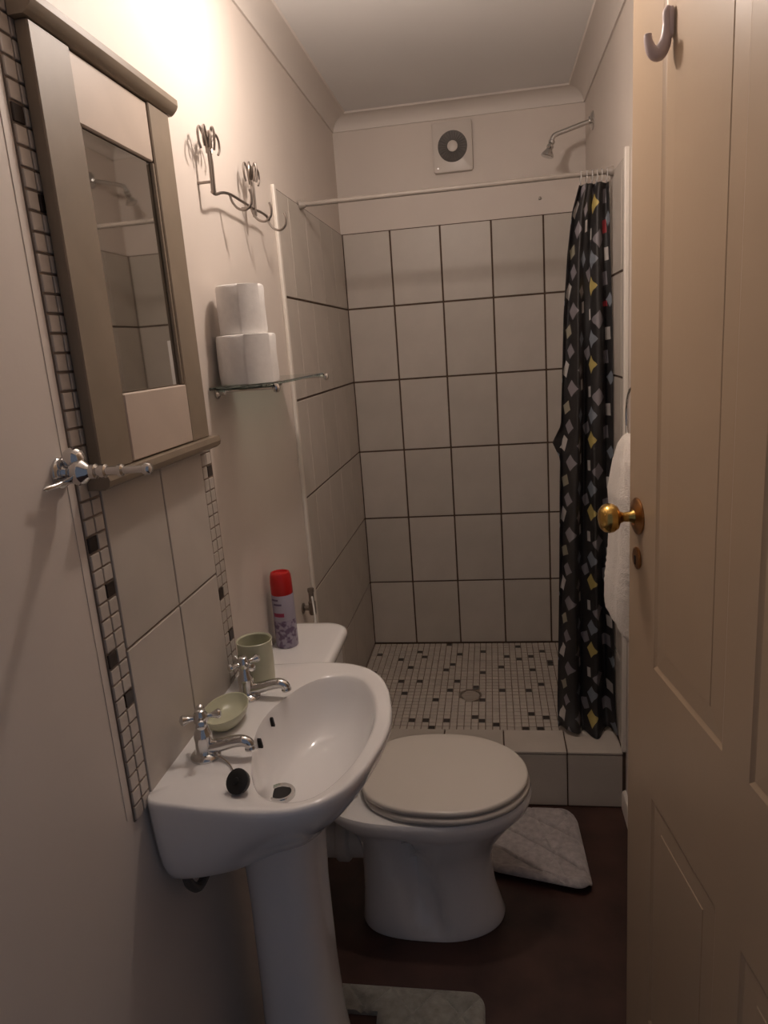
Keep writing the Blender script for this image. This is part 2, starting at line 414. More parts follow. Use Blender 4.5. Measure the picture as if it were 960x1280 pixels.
# floor drain
dr = empty('shower_drain', (drain_c[0], drain_c[1], ZS - .0065), 'small round metal drain set in the mosaic shower floor', 'drain')
part('rim', lathe([(.044, 0), (.046, .003), (.044, .0048), (.037, .0048), (.036, .003), (.036, .0)], 28), 'drain', dr)
bars = []
for k in range(-3, 4):
    w_ = math.sqrt(max(.0001, .0345 ** 2 - (k * .0095) ** 2))
    me = bevel_box_mesh('t', 2 * w_, .0045, .003, .0005); bars.append(([(v.co.x, v.co.y + k * .0095, v.co.z + .003) for v in me.vertices], [tuple(p.vertices) for p in me.polygons])); bpy.data.meshes.remove(me)
part('grille', join(*bars), 'drain', dr)

# ------------------------------------------------------------------ ceiling lamp (just above the frame)
lamp = empty('ceiling_lamp', (.37, -1.51, ZC), 'bare bulb lamp on the ceiling above the toilet', 'lamp')
part('lamp_base', lathe([(.05, 0), (.05, -.012), (.042, -.02), (.012, -.026), (.005, -.030), (.005, -.103), (.018, -.109), (.021, -.117), (.021, -.151), (.02, -.153)], 28), 'plastic_w', lamp)
part('bulb', lathe([(.012, -.151), (.016, -.159), (.026, -.176), (.032, -.193), (.032, -.205), (.027, -.221), (.016, -.232), (.004, -.236)], 20), 'bulb', lamp)

# ------------------------------------------------------------------ the open door
DA = math.radians(8.0)
EDGE = Vector((.829, -1.696, 0))              # leading edge of the visible face
door = bpy.data.objects.new('door_1', None); COL.objects.link(door); struct(door)
tag(door, 'open cream painted panelled door with a brass knob')
door.location = EDGE; door.rotation_euler = (0, 0, DA - math.pi / 2)
# local axes: +x along the door towards the hinge, +y into the thickness (towards the right wall), z up
DW, DH, DT = .813, 2.090, .040
def door_slab():
    v, f = [], []
    panels = [(.128, .388, .965, 2.035), (.128, .388, .20, .706), (.463, .723, .965, 2.035), (.463, .723, .20, .706)]
    xs = sorted({0, DW} | {p[0] for p in panels} | {p[1] for p in panels}); zs = sorted({.008, DH} | {p[2] for p in panels} | {p[3] for p in panels})
    def quad(*p):
        k = len(v); v.extend(p); f.append(tuple(range(k, k + len(p))))
    for side, sgn in ((0.0, 1), (DT, -1)):
        for i in range(len(xs) - 1):
            for j in range(len(zs) - 1):
                x0, x1, z0, z1 = xs[i], xs[i + 1], zs[j], zs[j + 1]
                pn = [p for p in panels if abs(p[0] - x0) < 1e-6 and abs(p[1] - x1) < 1e-6 and p[2] <= z0 + 1e-6 and p[3] >= z1 - 1e-6]
                if not pn:
                    quad((x0, side, z0), (x1, side, z0), (x1, side, z1), (x0, side, z1)); continue
                # ovolo down, sloping bevel up, raised field
                steps = [(0, 0), (.003, .0015), (.006, .0028), (.008, .0034), (.044, .0022), (.0455, .0012)]
                prev = None
                for d, h in steps:
                    yy = side + sgn * h
                    cur = [(x0 + d, yy, z0 + d), (x1 - d, yy, z0 + d), (x1 - d, yy, z1 - d), (x0 + d, yy, z1 - d)]
                    if prev:
                        for q in range(4): quad(prev[q], prev[(q + 1) % 4], cur[(q + 1) % 4], cur[q])
                    prev = cur
                quad(*prev)
    quad((0, 0, .008), (0, DT, .008), (0, DT, DH), (0, 0, DH)); quad((DW, 0, .008), (DW, DT, .008), (DW, DT, DH), (DW, 0, DH))
    quad((0, 0, DH), (DW, 0, DH), (DW, DT, DH), (0, DT, DH)); quad((0, 0, .008), (DW, 0, .008), (DW, DT, .008), (0, DT, .008))
    me = bpy.data.meshes.new('door_leaf'); me.from_pydata(v, [], f)
    bm = bmesh.new(); bm.from_mesh(me); bmesh.ops.remove_doubles(bm, verts=bm.verts, dist=1e-5); bmesh.ops.recalc_face_normals(bm, faces=bm.faces); bm.to_mesh(me); bm.free()
    return link('door_leaf', me, 'door', door, False)
door_slab()
def yl(profile, segs=28, o=(0, 0, 0)):   # lathe along -y (out of the visible face)
    rings = []
    for r, h in profile:
        rings.append([(o[0] + r * math.cos(2 * math.pi * j / segs), o[1] - h, o[2] + r * math.sin(2 * math.pi * j / segs)) for j in range(segs)])
    return loft(rings)
KX, KZ = .043, 1.22
ks = part('knob', yl([(.0135, .004), (.0125, .010), (.0095, .014), (.0085, .026), (.0105, .031), (.013, .034), (.0215, .038), (.0262, .046), (.0270, .053), (.0245, .061), (.018, .067), (.009, .070), (.002, .0705)], 32, (KX, 0, KZ)), 'brass', door)
part('rosette', yl([(.033, -.0005), (.0335, .002), (.031, .0045), (.024, .006), (.021, .0085), (.015, .0095), (.014, .007)], 32, (KX, 0, KZ)), 'brassd', ks)
esc = part('escutcheon', yl([(.0205, -.0005), (.0205, .0025), (.018, .004), (.0155, .0045), (.004, .0045)], 28, (KX, 0, KZ - .078)), 'brassd', door)
kh = [(KX + .0035 * math.cos(a / 8 * math.pi), KZ - .076 + .0035 * math.sin(a / 8 * math.pi)) for a in range(-2, 11)] + [(KX - .0022, KZ - .090), (KX + .0022, KZ - .090)]
part('keyhole', loft([[(x, -.0047, z) for x, z in kh], [(x, -.0052, z) for x, z in kh]]), 'dark', esc)
# J-shaped coat hook near the top of the door
hp = smooth_path([(.160, -.003, 1.974), (.160, -.008, 1.968), (.160, -.007, 1.952), (.159, -.009, 1.932), (.158, -.017, 1.919), (.157, -.026, 1.923), (.156, -.031, 1.935), (.156, -.032, 1.946)], 5)
n = len(hp); hr = [.0052 + .0048 * math.exp(-((i / n - .55) / .22) ** 2) for i in range(n)]; hr[-1] = .003; hr[0] = .004
hk = part('coat_hook', tube(hp, hr, 12), 'hookgrey', door, label='grey J-shaped coat hook')
part('backplate', loft([[(.160 + a * k, -.0005 - d, 1.956 + b_ * k) for a, b_ in rounded_rect(-.008, .008, -.02, .02, .0078, 5)] for d, k in ((0, 1), (.003, 1), (.005, .85))]), 'hookgrey', hk)
part('lock_plate', loft([[(-.0006 - d, a, b_) for a, b_ in rounded_rect(.008, .032, 1.07, 1.27, .003, 2)] for d in (-.001, .0008)]), 'brassd', door)

# ------------------------------------------------------------------ basin
BO = (.15, -1.838, 0)
basin = empty('wash_basin', BO, 'white ceramic pedestal wash basin against the left wall below the mirror', 'basin')
BY = -1.838
half = [(.002, .0), (.002, .12), (.002, .235), (.010, .250), (.06, .256), (.12, .2625), (.20, .2665), (.255, .259), (.298, .236), (.331, .196), (.354, .138), (.370, .062), (.376, 0)]
inh = [(.121, 0), (.126, .05), (.140, .095), (.163, .150), (.200, .192), (.245, .205), (.286, .188), (.318, .135), (.338, .065), (.344, 0)]
def full(hl, y0):
    a = [(x, y0 - y, 0) for x, y in hl]; b_ = [(x, y0 + y, 0) for x, y in reversed(hl[1:-1])]
    return a + b_
def resample(pts, n):
    P = [Vector(p) for p in pts]; P.append(P[0]); L_ = [0]
    for i in range(1, len(P)): L_.append(L_[-1] + (P[i] - P[i - 1]).length)
    out = []; k = 0
    for i in range(n):
        s = L_[-1] * i / n
        while L_[k + 1] < s: k += 1
        t = (s - L_[k]) / (L_[k + 1] - L_[k]); out.append(P[k].lerp(P[k + 1], t))
    return out
NB = 144
outer = resample(full(half, BY), NB)
for _ in range(2):
    outer = [(outer[i - 1] + outer[i] * 2 + outer[(i + 1) % NB]) / 4 for i in range(NB)]
near = [(.121, 0), (.126, .05), (.140, .105), (.160, .168), (.192, .220), (.242, .236), (.287, .214), (.320, .150), (.339, .070), (.344, 0)]
inner = resample(smooth_path([(x, BY - y, 0) for x, y in near] + [(x, BY + y, 0) for x, y in reversed(inh[1:-1])], 6, True), NB)
# angular matching of the inner ring to the outer one keeps the deck quads clean
def by_angle(ring, c, angs):
    out = []
    A = [math.atan2(p.y - c[1], p.x - c[0]) for p in ring]
    for a in angs:
        best = None
        for i in range(len(ring)):
            p, q = ring[i], ring[(i + 1) % len(ring)]
            d = Vector((math.cos(a), math.sin(a))); e = Vector((q.x - p.x, q.y - p.y)); w_ = Vector((p.x - c[0], p.y - c[1]))
            den = d.x * e.y - d.y * e.x
            if abs(den) < 1e-12: continue
            t = (w_.x * e.y - w_.y * e.x) / den; s = (w_.x * d.y - w_.y * d.x) / den
            if t > 0 and -1e-6 <= s <= 1 + 1e-6 and (best is None or t < best): best = t
        out.append(Vector((c[0] + best * math.cos(a), c[1] + best * math.sin(a), 0)))
    return out
CC = (.225, BY)
angs = [math.atan2(p.y - CC[1], p.x - CC[0]) for p in outer]
inner = by_angle(inner, CC, angs)
def sc(ring, s, z, wallkeep=True):
    out = []
    for p in ring:
        k = min(1, max(0, p.x / .22)); k = .30 + .70 * k * k * (3 - 2 * k)
        sx = 1 - (1 - s) * (1 if p.x > .12 else .0); sy = 1 - (1 - s) * k
        x = .12 + (p.x - .12) * sx
        out.append((max(.0015, x), BY + (p.y - BY) * sy, z))
    return out
def zr(ring, f): return [(x, y, f(x)) for x, y, z in ring]
ZT = .862
def body(sf, zf, sb, zb):
    out = []
    for p in outer:
        k = min(1, max(0, (p.x - .01) / .25)); k = k * k * (3 - 2 * k)
        s_ = sb + (sf - sb) * k; z = zb + (zf - zb) * k
        x = .12 + (p.x - .12) * (s_ if p.x > .12 else 1)
        out.append((max(.0015, x), BY + (p.y - BY) * s_, z))
    return out
rings = [body(.34, .676, .60, .676), body(.44, .679, .74, .678), body(.52, .688, .83, .684), body(.60, .704, .88, .694), body(.68, .730, .915, .710), body(.77, .755, .945, .728), body(.855, .780, .965, .755), body(.915, .802, .98, .785), body(.96, .822, .99, .815), body(.99, .840, .998, .840), body(1.0, .850, 1.0, .850), body(.998, .857, .998, .857), body(.988, .861, .988, .861), body(.972, ZT, .972, ZT)]
for t in (.2, .5, .8):
    rings.append([(a[0] * (1 - t) + b_.x * t, a[1] * (1 - t) + b_.y * t, ZT - .002 * t) for a, b_ in zip(rings[13], inner)])
DRAIN = (.161, BY - .042)
for t, z in ((0, ZT - .003), (.012, ZT - .006), (.028, ZT - .013), (.06, ZT - .032), (.11, ZT - .057), (.19, ZT - .083), (.30, ZT - .104), (.44, ZT - .117), (.60, ZT - .124), (.75, ZT - .127), (.87, ZT - .129)):
    rings.append([(p.x * (1 - t) + DRAIN[0] * t, p.y * (1 - t) + DRAIN[1] * t, z) for p in inner])
part('bowl', loft(rings), 'ceramic', basin, BO, 50)
# pedestal
def ped(z, x0, x1, hw, e=2.6):
    out = []
    for j in range(48):
        a = 2 * math.pi * j / 48; c, s = math.cos(a), math.sin(a)
        out.append(((x0 + x1) / 2 + (x1 - x0) / 2 * math.copysign(abs(c) ** (2 / e), c), BY + hw * math.copysign(abs(s) ** (2 / e), s), z))
    return out
part('pedestal', loft([ped(.001, .052, .238, .118), ped(.025, .052, .238, .118), ped(.06, .058, .231, .110), ped(.14, .064, .223, .100), ped(.30, .066, .217, .092), ped(.50, .068, .217, .090), ped(.62, .066, .222, .094), ped(.660, .062, .230, .100), ped(.675, .062, .230, .100)]), 'ceramic', basin, BO, 60)
# waste outlet and overflow slots
wz = ZT - .1225
wo = part('waste_outlet', lathe([(.0275, wz - .012), (.0280, wz + .0005), (.0265, wz + .0025), (.0205, wz + .0010), (.0190, wz - .002), (.0185, wz - .010)], 32, origin=(DRAIN[0], DRAIN[1], 0)), 'chrome', basin, BO)
part('waste_hole', lathe([(.0192, wz - .010), (.0192, wz - .001), (.001, wz - .001)], 24, origin=(DRAIN[0], DRAIN[1], 0)), 'dark', wo, BO)
for yy in (-1.795, -1.872):
    part('overflow_slot', loft([[(.1245 + d + (zc - .84) * -.16, yy + a, zc) for a, zc in [(q[0], .838 + q[1]) for q in rounded_rect(-.0035, .0035, -.010, .010, .0033, 4)]] for d in (-.002, .0075)]), 'dark', basin, BO)
# hose loop below the bowl and a fixing bolt
part('hose', tube(smooth_path([(.030, -2.035, .690), (.031, -2.030, .660), (.034, -2.005, .632), (.038, -1.970, .640), (.042, -1.945, .668), (.044, -1.935, .688)], 6), .0085, 10), 'grey', basin, BO)
part('fixing_bolt', lathe([(.010, .698), (.010, .682), (.006, .678), (.005, .670)], 6, origin=(.12, -1.975, 0)), 'rubber', basin, BO)

# ------------------------------------------------------------------ taps
def make_tap(name, loc, label, rot):
    t = empty(name, loc, label, 'tap', 'chrome taps on the basin')
    part('body', lathe([(.027, 0), (.027, .004), (.024, .008), (.0185, .011), (.0165, .018), (.0155, .032), (.0165, .040), (.0155, .047), (.012, .052), (.0105, .062), (.0095, .064), (.009, .070)], 24), 'chrome', t)
    sp_ = smooth_path([(.006, 0, .018), (.030, 0, .023), (.055, 0, .030), (.072, 0, .032), (.083, 0, .027), (.085, 0, .016)], 6)
    n_ = len(sp_); rr = [.0122 - .0035 * (i / n_) for i in range(n_)]; rr[-4:] = [.0095, .0105, .0105, .0100]
    part('spout', tube(sp_, rr, 14), 'chrome', t)
    h = part('handle', lathe([(.009, .066), (.0125, .069), (.0135, .076), (.0125, .083), (.010, .086), (.0095, .090), (.006, .0925), (.001, .093)], 20), 'chrome', t)
    for k in range(4):
        a = rot + k * math.pi / 2; d = Vector((math.cos(a), math.sin(a), 0))
        pts = [d * r + Vector((0, 0, .077)) for r in (.008, .014, .020, .026, .030, .034, .0365)]
        part('handle_arm', tube(pts, [.0055, .0046, .0048, .0074, .0092, .0078, .0015], 12), 'chrome', h)
    return t
make_tap('basin_tap', (.058, -1.953, ZT - .001), 'chrome cross-handled basin tap with the plug chain at its foot', math.radians(25))
make_tap('basin_tap', (.062, -1.738, ZT - .001), 'chrome cross-handled basin tap in front of the pale green tumbler', math.radians(50))
# plug on a chain
plug = empty('sink_plug', (.150, -2.026, ZT), 'black rubber sink plug hanging on its chain over the basin edge', 'plug')
px, py = .150, -2.022
pv, pf = lathe([(.001, -.0065), (.0170, -.0065), (.0185, -.0045), (.0205, .0045), (.0205, .0065), (.018, .0080), (.006, .0085), (.005, .0120), (.0015, .0125)], 24)
Mx = Matrix.Translation((.156, -2.050, .8780)) @ Matrix.Rotation(math.radians(48), 4, 'X') @ Matrix.Rotation(math.radians(-14), 4, 'Y')
part('plug', ([Mx @ Vector(p) for p in pv], pf), 'rubber', plug, plug.location)
ch = smooth_path([(.086, -1.963, .868), (.100, -1.970, .8655), (.113, -1.982, .8645), (.126, -2.000, .8650), (.140, -2.020, .870), (.151, -2.034, .886)], 7)
links = []
for i in range(0, len(ch) - 1):
    a, b_ = ch[i], ch[i + 1]; c = (a + b_) / 2
    s = .0019
    links.append(([(c.x + s * x, c.y + s * y, c.z + s * z) for x, y, z in ((1, 0, 0), (-1, 0, 0), (0, 1, 0), (0, -1, 0), (0, 0, 1), (0, 0, -1))], [(0, 2, 4), (2, 1, 4), (1, 3, 4), (3, 0, 4), (2, 0, 5), (1, 2, 5), (3, 1, 5), (0, 3, 5)]))
links.append(tube(ch, .0008, 6))
part('chain', join(*links), 'chrome', plug, plug.location)
# soap dish and tumbler
sd = empty('soap_dish', (.055, -1.838, ZT), 'pale green oval soap dish between the two basin taps', 'soap dish')
def ov(rx, ry, z, lift=0): return [(rx * math.cos(a * math.pi / 20), ry * math.sin(a * math.pi / 20), z + lift * math.cos(a * math.pi / 10)) for a in range(40)]
part('dish', loft([ov(.022, .034, 0), ov(.026, .040, .002), ov(.036, .055, .014), ov(.041, .062, .028), ov(.0415, .0625, .031), ov(.039, .060, .031), ov(.034, .053, .018), ov(.026, .042, .0095), ov(.012, .02, .007)]), 'soapgreen', sd)
tb = empty('tumbler', (.063, -1.667, ZT), 'pale green ceramic tumbler on the far corner of the basin', 'tumbler')
part('cup', lathe([(.033, 0), (.0355, .003), (.0365, .02), (.0375, .092), (.0385, .097), (.0370, .098), (.0345, .095), (.0335, .02), (.031, .008), (.001, .007)], 36), 'soapgreen', tb)

# ------------------------------------------------------------------ toilet
TY = -1.345
TO = (.37, TY, 0)
toilet = empty('toilet', TO, 'white ceramic toilet with a closed cream lid beyond the basin', 'toilet')
def egg(x0, x1, hw, z, n=72, xc=None, eb=3.2, crease=0.0, xcr=.33):
    xc = xc if xc is not None else x0 + (x1 - x0) * .55
    out = []
    for j in range(n):
        a = 2 * math.pi * j / n; c, s = math.cos(a), math.sin(a)
        if c >= 0: x = xc + (x1 - xc) * c; y = hw * s
        else: x = xc - (xc - x0) * abs(c) ** (2 / eb); y = hw * math.copysign(abs(s) ** (2 / eb), s)
        y *= 1 - crease * math.exp(-((x - xcr) / .038) ** 2)
        out.append((x, TY + y, z))
    return out
pan = part('pan', loft([egg(.178, .568, .118, .001), egg(.175, .570, .120, .012, crease=.06, xcr=.385), egg(.180, .560, .114, .045, crease=.28, xcr=.375), egg(.184, .546, .106, .10, crease=.48, xcr=.36), egg(.186, .538, .102, .16, crease=.62, xcr=.345), egg(.186, .540, .104, .20, crease=.66, xcr=.33), egg(.184, .555, .118, .245, crease=.66, xcr=.315), egg(.176, .585, .142, .29, crease=.52, xcr=.30), egg(.150, .618, .162, .332, crease=.16, xcr=.285), egg(.120, .642, .180, .358), egg(.100, .650, .185, .378), egg(.100, .651, .185, .392), egg(.102, .647, .181, .400), egg(.12, .62, .15, .401)]), 'ceramic', toilet, TO, 60)
def slab(x0, x1, hw, z0, z1, xc, r, dome=0):
    rs = [egg(x0 + r, x1 - r, hw - r, z0, xc=xc, eb=2.6)]
    for t in (0, 30, 60, 90):
        a = math.radians(t); q = r * (1 - math.cos(a)) ; rs.append(egg(x0 + q, x1 - q, hw - q, z1 - r * (1 - math.sin(a)), xc=xc, eb=2.6)) if t else rs.append(egg(x0, x1, hw, z1 - r, xc=xc, eb=2.6))
    rs.insert(1, egg(x0, x1, hw, z0 + r * .6, xc=xc, eb=2.6))
    for k in (.8, .5, .2): rs.append(egg(x0 + (xc - x0) * (1 - k), x1 - (x1 - xc) * (1 - k), hw * k, z1 + dome * (1 - k * k), xc=xc, eb=2.6))
    return loft(rs)
part('seat', slab(.205, .647, .183, .403, .422, .43, .008), 'seatlid', toilet, TO, 60)
lid = part('lid', slab(.200, .643, .180, .4235, .441, .43, .007, .003), 'seatlid', toilet, TO, 60)
for yy in (-.07, .07):
    part('hinge', lathe([(.012, 0), (.012, .030), (.009, .034), (.002, .035)], 16, origin=(.208 - .022, TY + yy, .401)), 'plastic_w', toilet, TO)
# cistern
CY0, CY1, CZ = -1.512, -1.232, .817
def cis(d, z, grow=0, r=.055):
    pts = []
    x0, x1, y0, y1 = .004, .166 + d, CY0 - d, CY1 + d
    for cx, cy, a0, rr in ((x1 - r, y1 - r, 0, r), (x0 + .01, y1 - .01, 90, .01), (x0 + .01, y0 + .01, 180, .01), (x1 - r, y0 + r, 270, r)):
        for k in range(9):
            a = math.radians(a0 + 90 * k / 8); pts.append((cx + rr * math.cos(a), cy + rr * math.sin(a), z))
    return pts
cst = part('cistern', loft([cis(-.035, .402), cis(-.030, .42), cis(-.015, .50), cis(-.006, .62), cis(-.004, .784)]), 'ceramic', toilet, TO, 50)
part('cistern_lid', loft([cis(.004, .785), cis(.009, .790), cis(.010, .803), cis(.008, .811), cis(.002, .8155), cis(-.008, CZ), cis(-.03, CZ + .0005)]), 'ceramic', cst, TO, 50)
part('flush_lever', tube(smooth_path([(.168, -1.44, .74), (.205, -1.44, .74), (.207, -1.455, .739), (.207, -1.49, .735)], 4), .005, 10), 'chrome', cst, TO)
# waste pipe to the wall
part('waste_pipe', lathe([(.052, .001), (.052, .050), (.062, .052), (.066, .056), (.066, .070), (.062, .074), (.058, .076), (.058, .120), (.064, .122), (.067, .128), (.067, .150), (.062, .156), (.056, .158), (.055, .20)], 32, 'X', (0, TY - .01, .235)), 'pipe', toilet, TO)
part('floor_bolt', lathe([(.009, 0), (.009, .005), (.006, .009), (.001, .010)], 12, origin=(.33, TY - .108, .006)), 'brassd', toilet, TO)
# stop valve and hose on the wall above the cistern
sv = empty('stop_valve', (0, -1.075, .80), 'small dark stop valve and hose on the wall behind the cistern', 'valve')
part('pipe_stub', lathe([(.016, .0), (.016, .004), (.0075, .006), (.0075, .030)], 16, 'X'), 'wire', sv)
part('valve_body', lathe([(.009, -.02), (.011, -.015), (.011, .02), (.008, .024), (.008, .050), (.010, .052), (.010, .062), (.002, .064)], 16, origin=(.030, 0, .0)), 'wire', sv)
part('hose', tube(smooth_path([(.030, 0, .045), (.036, -.012, .030), (.046, -.04, .0), (.060, -.09, -.03), (.075, -.16, -.045)], 6), .0030, 8), 'pipe', sv)
# air freshener can
cn = empty('aerosol_can', (.041, -1.378, CZ + .0006), 'lilac air freshener can with a red cap on the cistern', 'spray can')
part('can_body', lathe([(.0265, 0), (.0285, .003), (.0285, .138), (.027, .142)], 32), 'can', cn)
part('cap', lathe([(.0272, .141), (.0278, .143), (.0275, .175), (.0262, .190), (.0235, .197), (.020, .198), (.018, .193), (.001, .193)], 32), 'red', cn)

# ------------------------------------------------------------------ bath mats
def bath_mat(name, corners, label, m, thick, lift=None, lines=(), nx=110, ny=110, rad=.12, hole=None):
    """corners: four floor points; the surface is a rounded quilted pad"""
    A, B_, C, D = [Vector((*c, 0)) for c in corners]
    def pos(u, v):
        s, t = 2 * u - 1, 2 * v - 1; q = 1 - rad
        ds, dt = abs(s) - q, abs(t) - q
        if ds > 0 and dt > 0:          # square corner -> quarter circle
            k = max(ds, dt) / math.hypot(ds, dt)
            s = math.copysign(q + ds * k, s); t = math.copysign(q + dt * k, t)
        u2, v2 = (s + 1) / 2, (t + 1) / 2
        return (A.lerp(B_, u2)).lerp(D.lerp(C, u2), v2)
    rn = random.Random(5)
    V, F = [], []
    for j in range(ny + 1):
        for i in range(nx + 1):
            u, v = i / nx, j / ny; p = pos(u, v)
            ed = min(u, 1 - u, v, 1 - v); h = thick * min(1, (ed / .06)) ** .5 if ed > 0 else 0
            g_ = 0
            for (a, b_, c, k) in lines:
                d = abs(a * u + b_ * v - c) / math.hypot(a, b_); g_ = max(g_, k * math.exp(-(d / .011) ** 2))
            h = h * (1 - .70 * g_) + (.0015 * math.sin(23 * u + 3 * v) * math.sin(19 * v) if ed > .05 else 0)
            lf = lift(u, v) if lift else 0
            V.append((p.x, p.y, .001 + max(h, .0005) + lf))
    nT = len(V)
    for j in range(ny + 1):
        for i in range(nx + 1):
            x, y, z = V[j * (nx + 1) + i]; u, v = i / nx, j / ny; lf = lift(u, v) if lift else 0
            V.append((x, y, .001 + lf * .9))
    idx = lambda i, j, b_=0: b_ * nT + j * (nx + 1) + i
    keep = {(i, j) for i in range(nx) for j in range(ny) if not (hole and hole(*V[idx(i, j)][:2]))}
    for i, j in keep:
        F.append((idx(i, j), idx(i + 1, j), idx(i + 1, j + 1), idx(i, j + 1))); F.append((idx(i, j, 1), idx(i, j + 1, 1), idx(i + 1, j + 1, 1), idx(i + 1, j, 1)))
        for (di, dj, a, b_) in ((0, -1, (i, j), (i + 1, j)), (1, 0, (i + 1, j), (i + 1, j + 1)), (0, 1, (i + 1, j + 1), (i, j + 1)), (-1, 0, (i, j + 1), (i, j))):
            if (i + di, j + dj) not in keep: F.append((idx(*a), idx(*a, 1), idx(*b_, 1), idx(*b_)))
    o = mesh_obj(name, V, F, m, None, True, None, 60)
    return tag(o, label, 'bath mat')
ql = [(0.55, 1, .42, 1), (0.55, 1, .76, 1), (0.55, 1, 1.10, 1), (0.55, 1, 1.40, .7), (1, -.55, .50, .35), (1, -.9, .12, .3), (1, .3, .80, .3)]
bath_mat('bath_mat', [(.500, -1.205), (.822, -1.292), (.808, -.898), (.520, -.900)], 'pale grey quilted bath mat on the floor in front of the shower kerb', 'matfab', .020,
         lift=lambda u, v: .030 * math.exp(-(v / .10) ** 2) * (.55 + .45 * u), lines=ql, rad=.36)
dl = [(1, 1, c, 1) for c in (.25, .5, .75, 1.0, 1.25, 1.5, 1.75)] + [(1, -1, c, 1) for c in (-.75, -.5, -.25, 0, .25, .5, .75)]
bath_mat('bath_mat', [(.060, -2.16), (.522, -2.16), (.515, -1.605), (.060, -1.605)], 'dark grey green bath mat on the floor at the foot of the basin', 'matfab2', .014, lines=dl, rad=.16, hole=lambda x, y: x < .262 and abs(y + 1.838) < .150)

# ------------------------------------------------------------------ mirror cabinet frame on the left wall
MO = (.0065, -1.878, 1.386)
mir = empty('wall_mirror', MO, 'tall mirror in a taupe wooden frame with ledges, above the basin', 'mirror')
Y0_, Y1_ = -2.081, -1.675; IY0, IY1 = -1.988, -1.755; FX = .026
xb = .0068
box('back_board', (xb, Y0_ + .006, 1.395), (.013, Y1_ - .006, 1.985), 'frame', mir, .001, off=MO)
box('stile', (xb, Y0_, 1.399), (FX, IY0, 1.982), 'frame', mir, .002, off=MO)
box('stile', (xb, IY1, 1.399), (FX, Y1_, 1.982), 'frame', mir, .002, off=MO)
box('header_panel', (.0132, IY0, 1.886), (FX - .004, IY1, 1.981), 'framepanel', mir, .002, off=MO)
box('lower_panel', (.0132, IY0 + .001, 1.401), (FX + .001, IY1 - .001, 1.506), 'framepanel', mir, .002, off=MO)
box('mirror_glass', (.0132, IY0 + .001, 1.508), (.0165, IY1 - .001, 1.884), 'mirror', mir, .0004, off=MO)
for a, b_ in ((IY0, IY0 + .006), (IY1 - .006, IY1)): box('glass_bead', (.0168, a, 1.508), (FX - .003, b_, 1.884), 'frame', mir, .001, off=MO)
# moulded ledges
def ledge(y0, y1, prof):
    rs = [[(xb + d, y, z) for d, z in prof] for y in (y0, y1)]
    return loft(rs)
part('cornice', ledge(Y0_ - .010, Y1_ + .012, [(0, 1.9825), (.021, 1.9825), (.026, 1.986), (.032, 1.992), (.035, 1.998), (.035, 2.008), (0, 2.008)]), 'frame', mir, MO, 20)
part('bottom_ledge', ledge(Y0_ - .012, Y1_ + .014, [(0, 1.376), (.026, 1.376), (.034, 1.381), (.036, 1.389), (.034, 1.3985), (0, 1.3985)]), 'frame', mir, MO, 20)

# ------------------------------------------------------------------ chrome arm on the left wall
ha = empty('towel_peg', (0, -2.142, 1.412), 'chrome towel peg sticking out of the wall beside the mirror ledge', 'towel peg')
part('wall_flange', lathe([(.021, .0005), (.021, .004), (.018, .007), (.011, .009), (.009, .014), (.011, .018), (.016, .022), (.0185, .030), (.016, .038), (.010, .043), (.008, .047)], 24, 'X'), 'chrome', ha)
prof = [(.0065, .045), (.0105, .047), (.0105, .054), (.0065, .056), (.0065, .060), (.0095, .062), (.0095, .068), (.0062, .070), (.0062, .086), (.0085, .087), (.0085, .092), (.0050, .094), (.0050, .121), (.0078, .123), (.0088, .128), (.0070, .133), (.001, .135)]
part('arm', lathe(prof, 20, 'X'), 'chrome', ha)
part('side_spur', tube([(.020, -.004, -.008), (.018, -.022, -.010), (.016, -.040, -.011), (.014, -.056, -.011), (.013, -.060, -.011)], [.006, .0045, .0035, .0032, .001], 12), 'chrome', ha)
part('ball', lathe([(.001, .006), (.009, .009), (.0145, .016), (.0155, .023), (.0125, .032), (.006, .037), (.001, .038)], 20, origin=(.022, .004, -.004)), 'chrome', ha)

# ------------------------------------------------------------------ wire hook rack on the left wall
hr_ = empty('hook_rack', (0, -1.32, 1.897), 'wrought wire hook rack with two flower finials on the left wall', 'hook rack')
HO = hr_.location.copy()
RX = .030
rail = smooth_path([(RX, -1.508, 1.884), (RX, -1.488, 1.883), (RX, -1.45, 1.893), (RX, -1.409, 1.899), (RX, -1.37, 1.900), (RX, -1.332, 1.899), (RX, -1.28, 1.898), (RX, -1.229, 1.896), (RX, -1.18, 1.898), (RX, -1.132, 1.896), (RX, -1.11, 1.890)], 4)
part('rail', tube(rail, .0032, 8), 'wire', hr_, HO)
for yy, zz in ((-1.400, 1.899), (-1.255, 1.897), (-1.128, 1.895)):
    hkp = smooth_path([(RX, yy, zz), (RX + .004, yy + .002, zz - .016), (RX + .015, yy + .004, zz - .030), (RX + .032, yy + .004, zz - .034), (RX + .046, yy + .003, zz - .024), (RX + .049, yy + .002, zz - .006), (RX + .046, yy + .001, zz + .006)], 5)
    part('hook', tube(hkp, .0028, 8), 'wire', hr_, HO)
